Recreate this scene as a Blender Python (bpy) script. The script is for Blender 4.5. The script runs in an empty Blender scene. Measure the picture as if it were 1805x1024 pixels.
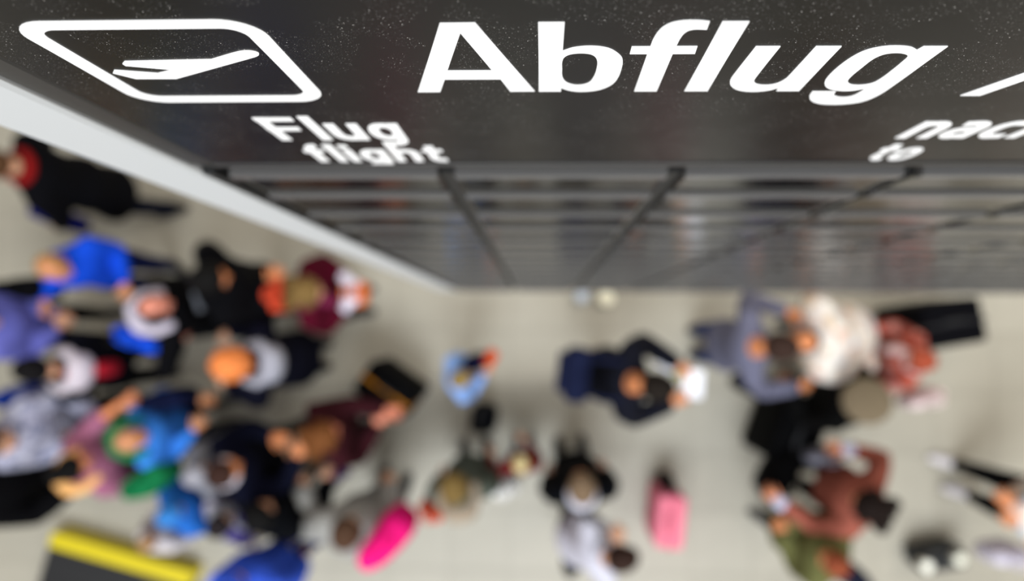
import bpy, bmesh, math, random
import numpy as np
from mathutils import Vector, Matrix

random.seed(7)
S = bpy.context.scene
COL = S.collection

# ------------------------------------------------------------------ camera
IMG_W, IMG_H = 1805, 1024
FPX = 1240.0                    # focal length in pixels of the photograph
NADIR = (949.0, 577.0)          # pixel straight below the lens
ROLL = -0.0065
GAP = 0.155                     # distance lens - face of the board
HC = 6.0                        # height of the lens over the hall floor


def cam_basis():
    n = np.array([NADIR[0] - IMG_W / 2, -(NADIR[1] - IMG_H / 2), -FPX])
    n /= np.linalg.norm(n)
    e = np.array([math.cos(ROLL), math.sin(ROLL), 0.0])
    ex = e - n * (e @ n)
    ex /= np.linalg.norm(ex)
    ez = -n
    return np.array([ex, np.cross(ez, ex), ez])


RC = cam_basis()


def at(px, py, z):
    """world point of a pixel of the photograph at the height z over the floor"""
    d = RC @ np.array([px - IMG_W / 2, -(py - IMG_H / 2), -FPX])
    t = (HC - z) / -d[2]
    return Vector((d[0] * t, d[1] * t - GAP, z))


cd = bpy.data.cameras.new('camera')
cam = bpy.data.objects.new('camera', cd)
COL.objects.link(cam)
m = Matrix([list(r) for r in RC]).to_4x4()
m.translation = Vector((0, -GAP, HC))
cam.matrix_world = m
cd.sensor_width = 36.0
cd.lens = 36.0 * FPX / IMG_W
cd.clip_start = 0.01
cd.clip_end = 200
fdir = -RC[:, 2]
cd.dof.use_dof = True
cd.dof.focus_distance = float(np.dot(np.array([0, GAP, -0.392]), fdir))
cd.dof.aperture_fstop = 2.4
S.camera = cam

# ------------------------------------------------------------------ light and exposure
S.view_settings.view_transform = 'Standard'
S.view_settings.look = 'None'
S.view_settings.exposure = 0.0
S.view_settings.gamma = 1.0
S.view_settings.use_curve_mapping = False
w = bpy.data.worlds.new('hall')
S.world = w
w.use_nodes = True
w.node_tree.nodes['Background'].inputs[0].default_value = (1.0, 0.95, 0.86, 1)
w.node_tree.nodes['Background'].inputs[1].default_value = 0.55


def area(name, loc, sx, sy, power, color, target=None):
    l = bpy.data.lights.new(name, 'AREA')
    l.shape = 'RECTANGLE'
    l.size, l.size_y = sx, sy
    l.energy = power
    l.color = color
    o = bpy.data.objects.new(name, l)
    COL.objects.link(o)
    o.location = loc
    if target:
        o.rotation_euler = (Vector(target) - Vector(loc)).to_track_quat('-Z', 'Y').to_euler()
    return o


# skylight of the hall on the viewer's side, and the rows of ceiling lamps over the crowd
area('skylight', (-0.1, -5.6, 9.2), 5.0, 4.5, 1280, (0.87, 0.94, 1.0))
area('ceiling_lamp', (2.6, 2.2, 9.2), 5.0, 1.2, 330, (1.0, 0.95, 0.86))
area('ceiling_lamp', (-3.6, 2.0, 9.2), 3.0, 1.2, 40, (1.0, 0.95, 0.86))
area('ceiling_lamp', (5.0, -2.6, 9.2), 2.0, 4.0, 90, (1.0, 0.96, 0.9))


# ------------------------------------------------------------------ helpers
def lin(c):
    return tuple((x / 255 / 12.92) if x / 255 <= 0.04045 else ((x / 255 + 0.055) / 1.055) ** 2.4 for x in c)


MATS = {}


def mat(key, color, rough=0.8, kind='plain', spec=0.5, metal=0.0, color2=None, scale=30.0, coat=0.0):
    if key in MATS:
        return MATS[key]
    mt = bpy.data.materials.new(key)
    mt.use_nodes = True
    nt = mt.node_tree
    b = nt.nodes['Principled BSDF']
    c = lin(color) + (1,)
    b.inputs['Base Color'].default_value = c
    b.inputs['Roughness'].default_value = rough
    b.inputs['Specular IOR Level'].default_value = spec
    b.inputs['Metallic'].default_value = metal
    b.inputs['Coat Weight'].default_value = coat
    if kind in ('cloth', 'hair', 'skin', 'floral', 'knit'):
        tc = nt.nodes.new('ShaderNodeTexCoord')
        if kind == 'floral':
            v = nt.nodes.new('ShaderNodeTexVoronoi')
            v.inputs['Scale'].default_value = scale
            nt.links.new(tc.outputs['Object'], v.inputs['Vector'])
            sep = nt.nodes.new('ShaderNodeSeparateColor')
            nt.links.new(v.outputs['Color'], sep.inputs[0])
            rp = nt.nodes.new('ShaderNodeValToRGB')
            rp.color_ramp.interpolation = 'CONSTANT'
            cols = color2
            for i, cc in enumerate(cols):
                e = rp.color_ramp.elements[i] if i < 2 else rp.color_ramp.elements.new(i / len(cols))
                e.position = i / len(cols)
                e.color = lin(cc) + (1,)
            nt.links.new(sep.outputs[0], rp.inputs[0])
            nt.links.new(rp.outputs[0], b.inputs['Base Color'])
        else:
            nz = nt.nodes.new('ShaderNodeTexNoise')
            nz.inputs['Scale'].default_value = {'cloth': 9, 'hair': 26, 'skin': 14, 'knit': 60}[kind]
            nz.inputs['Detail'].default_value = 4
            nt.links.new(tc.outputs['Object'], nz.inputs['Vector'])
            mx = nt.nodes.new('ShaderNodeMix')
            mx.data_type = 'RGBA'
            k = {'cloth': 0.82, 'hair': 0.6, 'skin': 0.9, 'knit': 0.7}[kind]
            k2 = {'cloth': 1.12, 'hair': 1.35, 'skin': 1.06, 'knit': 1.15}[kind]
            mx.inputs['A'].default_value = tuple(x * k for x in c[:3]) + (1,)
            mx.inputs['B'].default_value = tuple(min(1, x * k2) for x in c[:3]) + (1,)
            nt.links.new(nz.outputs['Fac'], mx.inputs['Factor'])
            nt.links.new(mx.outputs['Result'], b.inputs['Base Color'])
            bp = nt.nodes.new('ShaderNodeBump')
            bp.inputs['Strength'].default_value = 0.25
            bp.inputs['Distance'].default_value = 0.004
            nz2 = nt.nodes.new('ShaderNodeTexNoise')
            nz2.inputs['Scale'].default_value = {'cloth': 40, 'hair': 120, 'skin': 80, 'knit': 150}[kind]
            nt.links.new(tc.outputs['Object'], nz2.inputs['Vector'])
            nt.links.new(nz2.outputs['Fac'], bp.inputs['Height'])
            nt.links.new(bp.outputs['Normal'], b.inputs['Normal'])
    MATS[key] = mt
    return mt


def cmat(color, kind='cloth', rough=0.92, spec=0.07):
    return mat('%s_%d_%d_%d' % ((kind,) + tuple(color)), color, rough, kind, spec)


def mk(name, verts, faces, material, parent=None, smooth=False):
    me = bpy.data.meshes.new(name)
    me.from_pydata([tuple(v) for v in verts], [], faces)
    me.update()
    mats = material if isinstance(material, (list, tuple)) else [material]
    for x in mats:
        me.materials.append(x)
    if smooth:
        me.shade_smooth()
    o = bpy.data.objects.new(name, me)
    COL.objects.link(o)
    if parent is not None:
        o.parent = parent
    return o


def empty(name, loc, rz=0.0):
    o = bpy.data.objects.new(name, None)
    COL.objects.link(o)
    o.location = loc
    o.rotation_euler = (0, 0, rz)
    o.empty_display_size = 0.1
    return o


def tag(o, label=None, cat=None, group=None, kind=None):
    if label:
        o['label'] = label
    if cat:
        o['category'] = cat
    if group:
        o['group'] = group
    if kind:
        o['kind'] = kind
    return o


def box_vf(x0, x1, y0, y1, z0, z1):
    v = [(x0, y0, z0), (x1, y0, z0), (x1, y1, z0), (x0, y1, z0), (x0, y0, z1), (x1, y0, z1), (x1, y1, z1), (x0, y1, z1)]
    f = [(0, 3, 2, 1), (4, 5, 6, 7), (0, 1, 5, 4), (1, 2, 6, 5), (2, 3, 7, 6), (3, 0, 4, 7)]
    return v, f


def bevel_box(name, x0, x1, y0, y1, z0, z1, bev, material, parent=None, seg=1):
    bm = bmesh.new()
    v, f = box_vf(x0, x1, y0, y1, z0, z1)
    vs = [bm.verts.new(p) for p in v]
    for q in f:
        bm.faces.new([vs[i] for i in q])
    if bev > 0:
        bmesh.ops.bevel(bm, geom=list(bm.edges), offset=bev, segments=seg, affect='EDGES', profile=0.5)
    bmesh.ops.recalc_face_normals(bm, faces=list(bm.faces))
    me = bpy.data.meshes.new(name)
    bm.to_mesh(me)
    bm.free()
    me.materials.append(material)
    if seg > 1:
        me.shade_smooth()
    o = bpy.data.objects.new(name, me)
    COL.objects.link(o)
    if parent is not None:
        o.parent = parent
    return o


class MB:
    """collects closed lofts, tubes and ellipsoids"""

    def __init__(self):
        self.v, self.f = [], []

    def rings(self, rings):
        n = len(rings[0])
        base = len(self.v)
        for r in rings:
            self.v.extend(tuple(p) for p in r)
        for i in range(len(rings) - 1):
            a, b = base + i * n, base + (i + 1) * n
            for j in range(n):
                k = (j + 1) % n
                self.f.append((a + j, a + k, b + k, b + j))
        self.f.append(tuple(base + j for j in reversed(range(n))))
        e = base + (len(rings) - 1) * n
        self.f.append(tuple(e + j for j in range(n)))

    def tube(self, pts, rad, n=10, flat=None):
        """rounded chain along pts; flat = (axis, factor) squeezes the section along an axis"""
        P = [Vector(p) for p in pts]
        rad = list(rad) if hasattr(rad, '__len__') else [rad] * len(P)
        T = []
        for i in range(len(P)):
            a = P[max(0, i - 1)]
            b = P[min(len(P) - 1, i + 1)]
            T.append((b - a).normalized())
        up = Vector((0, 0, 1)) if abs(T[0].z) < 0.85 else Vector((0, 1, 0))
        if flat:
            up = Vector(flat[0])
        u = (up - T[0] * up.dot(T[0])).normalized()
        out = []

        def ring(c, t, uu, r):
            vv = t.cross(uu)
            fu = flat[1] if flat else 1.0
            return [c + uu * (r * fu * math.cos(2 * math.pi * j / n)) + vv * (r * math.sin(2 * math.pi * j / n)) for j in range(n)]
        us = []
        for i in range(len(P)):
            u = (u - T[i] * u.dot(T[i]))
            u = u.normalized() if u.length > 1e-6 else T[i].orthogonal().normalized()
            us.append(u.copy())
        r0, r1 = rad[0], rad[-1]
        for s_, c_ in ((0.92, 0.40), (0.6, 0.8)):
            out.append(ring(P[0] - T[0] * r0 * s_, T[0], us[0], r0 * c_))
        for i in range(len(P)):
            out.append(ring(P[i], T[i], us[i], rad[i]))
        for s_, c_ in ((0.6, 0.8), (0.92, 0.40)):
            out.append(ring(P[-1] + T[-1] * r1 * s_, T[-1], us[-1], r1 * c_))
        self.rings(out)

    def ell(self, c, r, n=12, m=8, M=None):
        c = Vector(c)
        out = []
        for i in range(m):
            a = math.pi * (i + 0.5) / m - math.pi / 2
            rr = []
            for j in range(n):
                b = 2 * math.pi * j / n
                p = Vector((r[0] * math.cos(a) * math.cos(b), r[1] * math.cos(a) * math.sin(b), r[2] * math.sin(a)))
                rr.append((M @ p if M else p) + c)
            out.append(rr)
        self.rings(out)

    def box(self, *a):
        v, f = box_vf(*a)
        b = len(self.v)
        self.v += v
        self.f += [tuple(b + i for i in q) for q in f]

    def xform(self, fn):
        self.v = [tuple(fn(Vector(p))) for p in self.v]

    def build(self, name, material, parent=None, smooth=True):
        return mk(name, self.v, self.f, material, parent, smooth)


def remeshed(mb, voxel, smooth_it=2, ratio=None):
    """union of the closed pieces as one continuous surface"""
    me = bpy.data.meshes.new('tmp')
    me.from_pydata(mb.v, [], mb.f)
    o = bpy.data.objects.new('tmp', me)
    COL.objects.link(o)
    r = o.modifiers.new('r', 'REMESH')
    r.mode = 'VOXEL'
    r.voxel_size = voxel
    if smooth_it:
        s = o.modifiers.new('s', 'SMOOTH')
        s.factor = 0.5
        s.iterations = smooth_it
    if ratio:
        d = o.modifiers.new('d', 'DECIMATE')
        d.ratio = ratio
    ev = o.evaluated_get(bpy.context.evaluated_depsgraph_get())
    mm = bpy.data.meshes.new_from_object(ev)
    n = len(mm.vertices)
    co = np.empty(n * 3, dtype=np.float32)
    mm.vertices.foreach_get('co', co)
    fs = [tuple(p.vertices) for p in mm.polygons]
    bpy.data.objects.remove(o)
    bpy.data.meshes.remove(me)
    bpy.data.meshes.remove(mm)
    return [tuple(map(float, c)) for c in co.reshape(-1, 3)], fs


# ------------------------------------------------------------------ floor of polished stone tiles
def floor_material(name, grout=False):
    mt = bpy.data.materials.new(name)
    mt.use_nodes = True
    nt = mt.node_tree
    b = nt.nodes['Principled BSDF']
    b.inputs['Roughness'].default_value = 0.55
    b.inputs['Specular IOR Level'].default_value = 0.5
    if grout:
        b.inputs['Base Color'].default_value = lin((142, 137, 126)) + (1,)
        return mt
    tc = nt.nodes.new('ShaderNodeTexCoord')
    oi = nt.nodes.new('ShaderNodeObjectInfo')
    nz = nt.nodes.new('ShaderNodeTexNoise')
    nz.inputs['Scale'].default_value = 7
    nz.inputs['Detail'].default_value = 8
    nt.links.new(tc.outputs['Object'], nz.inputs['Vector'])
    mx = nt.nodes.new('ShaderNodeMix')
    mx.data_type = 'RGBA'
    mx.inputs['A'].default_value = lin((158, 152, 138)) + (1,)
    mx.inputs['B'].default_value = lin((172, 166, 152)) + (1,)
    ad = nt.nodes.new('ShaderNodeMath')
    ad.operation = 'MULTIPLY_ADD'
    ad.inputs[1].default_value = 0.45
    nt.links.new(oi.outputs['Random'], ad.inputs[0])
    mu = nt.nodes.new('ShaderNodeMath')
    mu.operation = 'MULTIPLY'
    mu.inputs[1].default_value = 0.6
    nt.links.new(nz.outputs['Fac'], mu.inputs[0])
    nt.links.new(mu.outputs[0], ad.inputs[2])
    nt.links.new(ad.outputs[0], mx.inputs['Factor'])
    nt.links.new(mx.outputs['Result'], b.inputs['Base Color'])
    return mt


TILE = 0.502
MT_TILE = floor_material('polished_stone_tile')
MT_GROUT = floor_material('grout', True)
v, f = box_vf(-11, 11, -9, 9, -0.15, -0.004)
floor = tag(mk('floor', v, f, MT_GROUT), 'pale grey beige polished stone tiled hall floor', kind='structure')
first = bevel_box('tile', -TILE / 2 + 0.002, TILE / 2 - 0.002, -TILE / 2 + 0.002, TILE / 2 - 0.002, -0.02, 0.0, 0.0015, MT_TILE, floor)
tile_me = first.data
x0t, y0t = at(897, 1005, 0).x, at(897, 1005, 0).y
ix0, ix1, iy0, iy1 = -9, 10, -2, 10
used_first = False
for ix in range(ix0, ix1):
    for iy in range(iy0, iy1):
        if not used_first:
            t = first
            used_first = True
        else:
            t = bpy.data.objects.new('tile', tile_me)
            COL.objects.link(t)
            t.parent = floor
        t.location = (x0t + (ix + 0.5) * TILE, y0t + (iy + 0.5) * TILE, 0)
tv, tf = [], []
for ix in range(-22, 22):
    for iy in range(-15, 20):
        if ix0 <= ix < ix1 and iy0 <= iy < iy1:
            continue
        cx, cy = x0t + (ix + 0.5) * TILE, y0t + (iy + 0.5) * TILE
        if abs(cx) > 10.7 or abs(cy) > 8.7:
            continue
        hh = TILE / 2 - 0.002
        vv, ff = box_vf(cx - hh, cx + hh, cy - hh, cy + hh, -0.02, 0)
        b0 = len(tv)
        tv += vv
        tf += [tuple(b0 + i for i in q) for q in ff]
tag(mk('outer_tiling', tv, tf, MT_TILE, floor), kind='stuff')

# ------------------------------------------------------------------ the departure board
BLACK_GLOSS = mat('black_gloss_panel', (15, 15, 15), 0.12, 'plain', 0.62)
RAIL = mat('dark_grey_rail', (85, 83, 82), 0.18, 'plain', 0.5)
DARK = mat('dark_joint', (10, 10, 11), 0.6)
FRAMEM = mat('dark_frame', (30, 28, 28), 0.4)
WHITE = mat('white_lacquer', (178, 178, 178), 0.5)
STEEL = mat('brushed_steel', (170, 170, 172), 0.3, metal=1.0)


def header_material():
    mt = bpy.data.materials.new('dusty_black_header')
    mt.use_nodes = True
    nt = mt.node_tree
    b = nt.nodes['Principled BSDF']
    b.inputs['Roughness'].default_value = 0.27
    b.inputs['Specular IOR Level'].default_value = 0.11
    tc = nt.nodes.new('ShaderNodeTexCoord')
    mp = nt.nodes.new('ShaderNodeMapping')
    nt.links.new(tc.outputs['Object'], mp.inputs['Vector'])
    col = None
    base = lin((15, 14, 14)) + (1,)
    prev = None
    for sc, thr, dens, bright in ((620, 0.15, 0.6, 125), (330, 0.08, 0.74, 215), (1100, 0.19, 0.5, 85)):
        v = nt.nodes.new('ShaderNodeTexVoronoi')
        v.inputs['Scale'].default_value = sc
        nt.links.new(mp.outputs['Vector'], v.inputs['Vector'])
        lt = nt.nodes.new('ShaderNodeMath')
        lt.operation = 'LESS_THAN'
        lt.inputs[1].default_value = thr
        nt.links.new(v.outputs['Distance'], lt.inputs[0])
        sp = nt.nodes.new('ShaderNodeSeparateColor')
        nt.links.new(v.outputs['Color'], sp.inputs[0])
        gt = nt.nodes.new('ShaderNodeMath')
        gt.operation = 'GREATER_THAN'
        gt.inputs[1].default_value = dens
        nt.links.new(sp.outputs[1], gt.inputs[0])
        # patches of more and less dust
        nz = nt.nodes.new('ShaderNodeTexNoise')
        nz.inputs['Scale'].default_value = 22
        nt.links.new(tc.outputs['Object'], nz.inputs['Vector'])
        g2 = nt.nodes.new('ShaderNodeMath')
        g2.operation = 'GREATER_THAN'
        g2.inputs[1].default_value = 0.47
        nt.links.new(nz.outputs['Fac'], g2.inputs[0])
        m1 = nt.nodes.new('ShaderNodeMath')
        m1.operation = 'MULTIPLY'
        nt.links.new(lt.outputs[0], m1.inputs[0])
        nt.links.new(gt.outputs[0], m1.inputs[1])
        m2 = nt.nodes.new('ShaderNodeMath')
        m2.operation = 'MULTIPLY'
        nt.links.new(m1.outputs[0], m2.inputs[0])
        nt.links.new(g2.outputs[0], m2.inputs[1])
        mx = nt.nodes.new('ShaderNodeMix')
        mx.data_type = 'RGBA'
        if prev is None:
            mx.inputs['A'].default_value = base
        else:
            nt.links.new(prev, mx.inputs['A'])
        mx.inputs['B'].default_value = lin((bright, bright * 0.97, bright * 0.94)) + (1,)
        nt.links.new(m2.outputs[0], mx.inputs['Factor'])
        prev = mx.outputs['Result']
    nt.links.new(prev, b.inputs['Base Color'])
    return mt


def backlit():
    mt = bpy.data.materials.new('backlit_white')
    mt.use_nodes = True
    b = mt.node_tree.nodes['Principled BSDF']
    b.inputs['Base Color'].default_value = (0.12, 0.12, 0.12, 1)
    b.inputs['Roughness'].default_value = 0.5
    b.inputs['Specular IOR Level'].default_value = 0.1
    b.inputs['Emission Color'].default_value = (1, 0.995, 0.985, 1)
    b.inputs['Emission Strength'].default_value = 0.95
    return mt


LIT = backlit()
board = tag(empty('departure_board', (0, 0, HC)), 'tall black departure board with white header lettering in a white housing', 'sign')
BX0, BX1 = -0.342, 2.479
BZ1, BZB = -0.10, -2.982          # top and bottom, relative to the lens
SEPS = [-0.0951 + 0.2341 * k for k in range(-1, 12)]
BX1 = SEPS[-1]
# housing: back, side cheeks, bottom
bevel_box('back_panel', BX0, BX1, 0.03, 0.17, BZB + 0.004, BZ1, 0.003, WHITE, board)
bevel_box('side_panel', BX0 - 0.074, BX0, -0.003, 0.175, BZB, BZ1 + 0.005, 0.003, WHITE, board)['label'] = 'long white lacquered side panel of the housing'
bevel_box('side_panel', BX1, BX1 + 0.074, -0.003, 0.175, BZB, BZ1 + 0.005, 0.003, WHITE, board)
# header with its frame: face plane at y = 0
HX0, HZ0 = -0.3135, -0.653
hp = bevel_box('header_panel', HX0, BX1 - 0.03, 0.0, 0.028, HZ0, BZ1 - 0.02, 0.0012, header_material(), board)
hp['label'] = 'dusty black header panel'
bevel_box('header_frame', BX0 + 0.001, HX0 - 0.003, 0.001, 0.028, -0.668, BZ1, 0.002, FRAMEM, board)
bevel_box('header_frame', BX1 - 0.027, BX1 - 0.001, 0.001, 0.028, -0.668, BZ1, 0.002, FRAMEM, board)
bevel_box('header_sill', HX0 - 0.001, BX1 - 0.03, -0.0012, 0.028, -0.668, HZ0 - 0.004, 0.0012, FRAMEM, board)
bevel_box('header_ledge', BX0 + 0.001, BX1 - 0.001, 0.004, 0.028, -0.6925, -0.670, 0.001, DARK, board)


for xa in (BX0 + 0.0005, BX1 - 0.0125):
    bevel_box('edge_trim', xa, xa + 0.012, -0.002, 0.028, BZB + 0.003, -0.6935, 0.001, DARK, board)


def rail_mesh(hgt, proud, x0, x1):
    o = bevel_box('rail', x0, x1, -proud, 0.022, -hgt / 2, hgt / 2, 0.0012, RAIL, board)
    me = o.data
    bpy.data.objects.remove(o)
    return me


# one rail segment over every display module, dark grooves between the columns
ROWZ = [-0.823 - 0.1431 * k for k in range(16)]
RW = 0.2341 / 2 - 0.0088
me_thin, me_rail = rail_mesh(0.016, 0.0022, -RW, RW), rail_mesh(0.022, 0.0028, -RW, RW)
for z in [-0.7155] + ROWZ:
    for c_ in range(12):
        o = bpy.data.objects.new('rail', me_thin if z > -0.75 else me_rail)
        COL.objects.link(o)
        o.parent = board
        o.location = ((SEPS[c_] + SEPS[c_ + 1]) / 2, 0.0, z)
# display modules, one per cell
def module_mesh(wd, hg):
    bm = bmesh.new()
    hw, hh = wd / 2, hg / 2
    loops = [(hw, hh, 0.02), (hw, hh, 0.002), (hw - 0.003, hh - 0.002, 0.001), (hw - 0.005, hh - 0.004, 0.002)]
    prev = None
    for (a, b_, y) in loops:
        r = [bm.verts.new(p) for p in ((-a, y, -b_), (a, y, -b_), (a, y, b_), (-a, y, b_))]
        if prev:
            for j in range(4):
                bm.faces.new((prev[j], prev[(j + 1) % 4], r[(j + 1) % 4], r[j]))
        prev = r
    bm.faces.new(prev)
    bmesh.ops.recalc_face_normals(bm, faces=list(bm.faces))
    me = bpy.data.meshes.new('display_module')
    bm.to_mesh(me)
    bm.free()
    me.materials.append(BLACK_GLOSS)
    return me


edges = [(-0.7245, ROWZ[0] + 0.013)] + [(ROWZ[k] - 0.013, ROWZ[k + 1] + 0.013) for k in range(15)]
CW = 0.2341 - 0.0176
me_full = module_mesh(CW, 0.1431 - 0.027)
me_first = module_mesh(CW, (edges[0][0] - edges[0][1]) - 0.001)
for r_, (za, zb) in enumerate(edges):
    for c_ in range(12):
        o = bpy.data.objects.new('display_module', me_first if r_ == 0 else me_full)
        COL.objects.link(o)
        o.parent = board
        o.location = ((SEPS[c_] + SEPS[c_ + 1]) / 2, 0.0, (za + zb) / 2)
for sx in SEPS[1:-1]:
    bevel_box('column_divider', sx - 0.0088, sx + 0.0088, 0.006, 0.024, BZB + 0.01, -0.7245, 0.0, DARK, board)
for sx in (0.35, 1.85):
    mb = MB()
    mb.tube([(sx, 0.1, BZ1 - 0.01), (sx, 0.1, 3.5)], 0.012)
    mb.build('hanging_rod', STEEL, board)
v, f = box_vf(-6, 6, 0.0, 0.24, 9.45, 9.8)
tag(mk('ceiling_beam', v, f, mat('beam_grey', (120, 120, 120), 0.7)), 'grey ceiling beam that carries the departure board', kind='structure')


# --- lettering, flat print standing 0.6 mm proud of the header
def smooth_loop(pts, step=5):
    """closed outline: Catmull-Rom between soft points, straight at the marked corners"""
    n = len(pts)
    out = []
    for i in range(n):
        p0, p1, p2, p3 = pts[i - 1], pts[i], pts[(i + 1) % n], pts[(i + 2) % n]
        a, b = Vector(p1[:2]), Vector(p2[:2])
        c1, c2 = len(p1) > 2, len(p2) > 2
        if c1 and c2:
            out.append(a)
            continue
        t1 = (b - Vector(p0[:2])) * 0.5 if not c1 else (b - a) * 1.0
        t2 = (Vector(p3[:2]) - a) * 0.5 if not c2 else (b - a) * 1.0
        L = (b - a).length
        t1 = t1.normalized() * L if t1.length > 0 else t1
        t2 = t2.normalized() * L if t2.length > 0 else t2
        for k in range(step):
            t = k / step
            out.append(a * (2 * t ** 3 - 3 * t ** 2 + 1) + t1 * (t ** 3 - 2 * t ** 2 + t) + b * (-2 * t ** 3 + 3 * t ** 2) + t2 * (t ** 3 - t ** 2))
    return out


def print_mesh(name, shapes, ox, oz, sx, sz, parent):
    """shapes: list of outlines-with-holes in the plane of the board; filled, extruded 0.6 mm"""
    bm = bmesh.new()
    for loops in shapes:
        b2 = bmesh.new()
        es = []
        for lp in loops:
            vs = [b2.verts.new((ox + p[0] * sx, -0.0006, oz + p[1] * sz)) for p in lp]
            for i in range(len(vs)):
                es.append(b2.edges.new((vs[i], vs[(i + 1) % len(vs)])))
        bmesh.ops.triangle_fill(b2, use_beauty=True, edges=es)
        top = list(b2.faces)
        ext = bmesh.ops.extrude_face_region(b2, geom=top)
        bmesh.ops.translate(b2, verts=[e for e in ext['geom'] if isinstance(e, bmesh.types.BMVert)], vec=(0, 0.0016, 0))
        bmesh.ops.recalc_face_normals(b2, faces=list(b2.faces))
        tmp = bpy.data.meshes.new('t')
        b2.to_mesh(tmp)
        b2.free()
        bm.from_mesh(tmp)
        bpy.data.meshes.remove(tmp)
    me = bpy.data.meshes.new(name)
    bm.to_mesh(me)
    bm.free()
    me.materials.append(LIT)
    o = bpy.data.objects.new(name, me)
    COL.objects.link(o)
    o.parent = parent
    return o


BASE = -0.4555
A0 = [(-51.0, 105.7, 1), (-32.9, 105.7, 1), (-3.1, 1.2, 1), (-19.1, 1.2, 1), (-24.3, 24.2, 1), (-59.3, 24.4, 1), (-65.4, 1.2, 1), (-80.2, 1.2, 1)]
A1 = [(-41.8, 93.9, 1), (-28.5, 38.9, 1), (-55.8, 39.1, 1)]
B0 = [(-0.8, 105.5, 1), (12.6, 105.3, 1), (13.0, 68.4, 1), (19.1, 73.2), (28.6, 74.9), (37.5, 72.0), (43.6, 65.0), (47.7, 55.7), (48.9, 40.4), (48.2, 23.2), (45.2, 11.7), (38.1, 3.0), (27.9, 0.0), (20.2, 2.0), (13.9, 7.5, 1), (14.1, 0.8, 1), (-0.4, 0.9, 1)]
B1 = [(13.5, 56.4), (16.3, 62.7), (22.8, 65.0), (29.5, 62.9), (33.0, 55.5), (34.1, 40.7), (33.3, 25.9), (30.7, 16.0), (24.7, 12.4), (18.3, 15.8), (14.6, 24.6), (13.5, 41.1)]
F0 = [(50.7, 73.5, 1), (60.8, 73.4, 1), (61.0, 85.4), (62.8, 97.0), (66.5, 103.3), (71.4, 105.8), (76.2, 106.2), (81.1, 105.9), (85.7, 104.7, 1), (86.5, 95.1, 1), (80.4, 95.6), (77.0, 93.6), (75.2, 87.1), (74.9, 73.4, 1), (86.6, 73.2, 1), (87.5, 62.8, 1), (75.1, 62.9, 1), (76.5, 0.0, 1), (62.0, 0.1, 1), (60.8, 63.1, 1), (50.9, 63.3, 1)]
L0 = [(92.2, 104.4, 1), (105.6, 104.2, 1), (109.5, -0.3, 1), (94.6, -0.2, 1)]
U0 = [(118.6, 72.4, 1), (131.9, 72.2, 1), (133.0, 29.0), (133.9, 18.4), (137.1, 12.5), (143.1, 10.2), (149.0, 12.3), (152.2, 20.2), (152.5, 28.6, 1), (151.3, 71.8, 1), (165.1, 71.6, 1), (168.6, -1.2, 1), (154.1, -1.0, 1), (153.4, 5.5, 1), (149.3, 0.8), (142.6, -1.8), (135.0, -1.6), (127.4, 2.4), (121.8, 10.2), (119.0, 19.1), (118.4, 30.9)]
G0 = [(209.7, 70.5, 1), (222.7, 70.3, 1), (224.4, 0.0), (222.9, -15.0), (218.9, -24.0), (211.5, -28.4), (202.8, -29.7), (192.9, -28.1), (184.6, -21.7), (179.4, -11.6), (177.9, -2.6, 1), (192.8, -2.9, 1), (194.1, -8.9), (197.9, -13.1), (202.9, -14.6), (207.3, -12.4), (209.2, -4.0), (209.4, 3.2, 1), (202.4, -1.3), (193.5, -0.9), (185.4, 3.6), (179.5, 12.7), (176.8, 24.8), (176.2, 42.5), (177.8, 57.3), (181.2, 66.1), (187.6, 70.7), (194.6, 71.7), (202.7, 70.0), (208.8, 65.4, 1)]
G1 = [(208.3, 56.7), (203.8, 60.7), (197.8, 61.7), (193.2, 59.4), (190.8, 53.0), (190.4, 39.1), (190.6, 24.5), (192.4, 16.0), (197.1, 10.2), (203.9, 9.2), (209.0, 12.3), (210.6, 21.1), (210.4, 34.4), (209.6, 47.9)]
sl = [(277.8, -12.5, 1), (290.5, -12.6, 1), (336.0, 125.0, 1), (323.5, 125.0, 1)]
mm3 = 0.001
print_mesh('lettering', [[smooth_loop(A0), smooth_loop(A1)], [smooth_loop(B0), smooth_loop(B1)], [smooth_loop(F0)], [smooth_loop(L0)], [smooth_loop(U0)], [smooth_loop(G0), smooth_loop(G1)], [sl]],
           0, BASE, mm3, mm3, hp)['label'] = 'large white backlit word Abflug with a slash'


def rrect(x0, x1, z0, z1, r, n=8):
    out = []
    for (cx, cz, a0) in ((x1 - r, z1 - r, 0), (x0 + r, z1 - r, 90), (x0 + r, z0 + r, 180), (x1 - r, z0 + r, 270)):
        for k in range(n + 1):
            a = math.radians(a0 + 90 * k / n)
            out.append(Vector((cx + r * math.cos(a), cz + r * math.sin(a))))
    return out


PL = [(-247.4, 54.5, 1), (-243.8, 58.3, 1), (-191.1, 60.2, 1), (-171.0, 71.0), (-165.1, 72.6), (-161.2, 71.4), (-159.7, 68.4), (-162.0, 64.8), (-169.7, 60.2, 1), (-228.4, 28.8, 1), (-253.8, 29.2, 1), (-262.6, 39.3, 1), (-258.6, 44.4, 1), (-234.8, 38.6, 1), (-222.6, 44.2, 1), (-247.5, 51.2, 1)]
print_mesh('pictogram', [[rrect(-277.2, -144.8, -16.8, 112.4, 21), rrect(-266.0, -155.6, -4.6, 102.4, 11)], [smooth_loop(PL)]],
           0, BASE, mm3, mm3, hp)['label'] = 'white backlit pictogram of an aeroplane taking off in a rounded frame'


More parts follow.
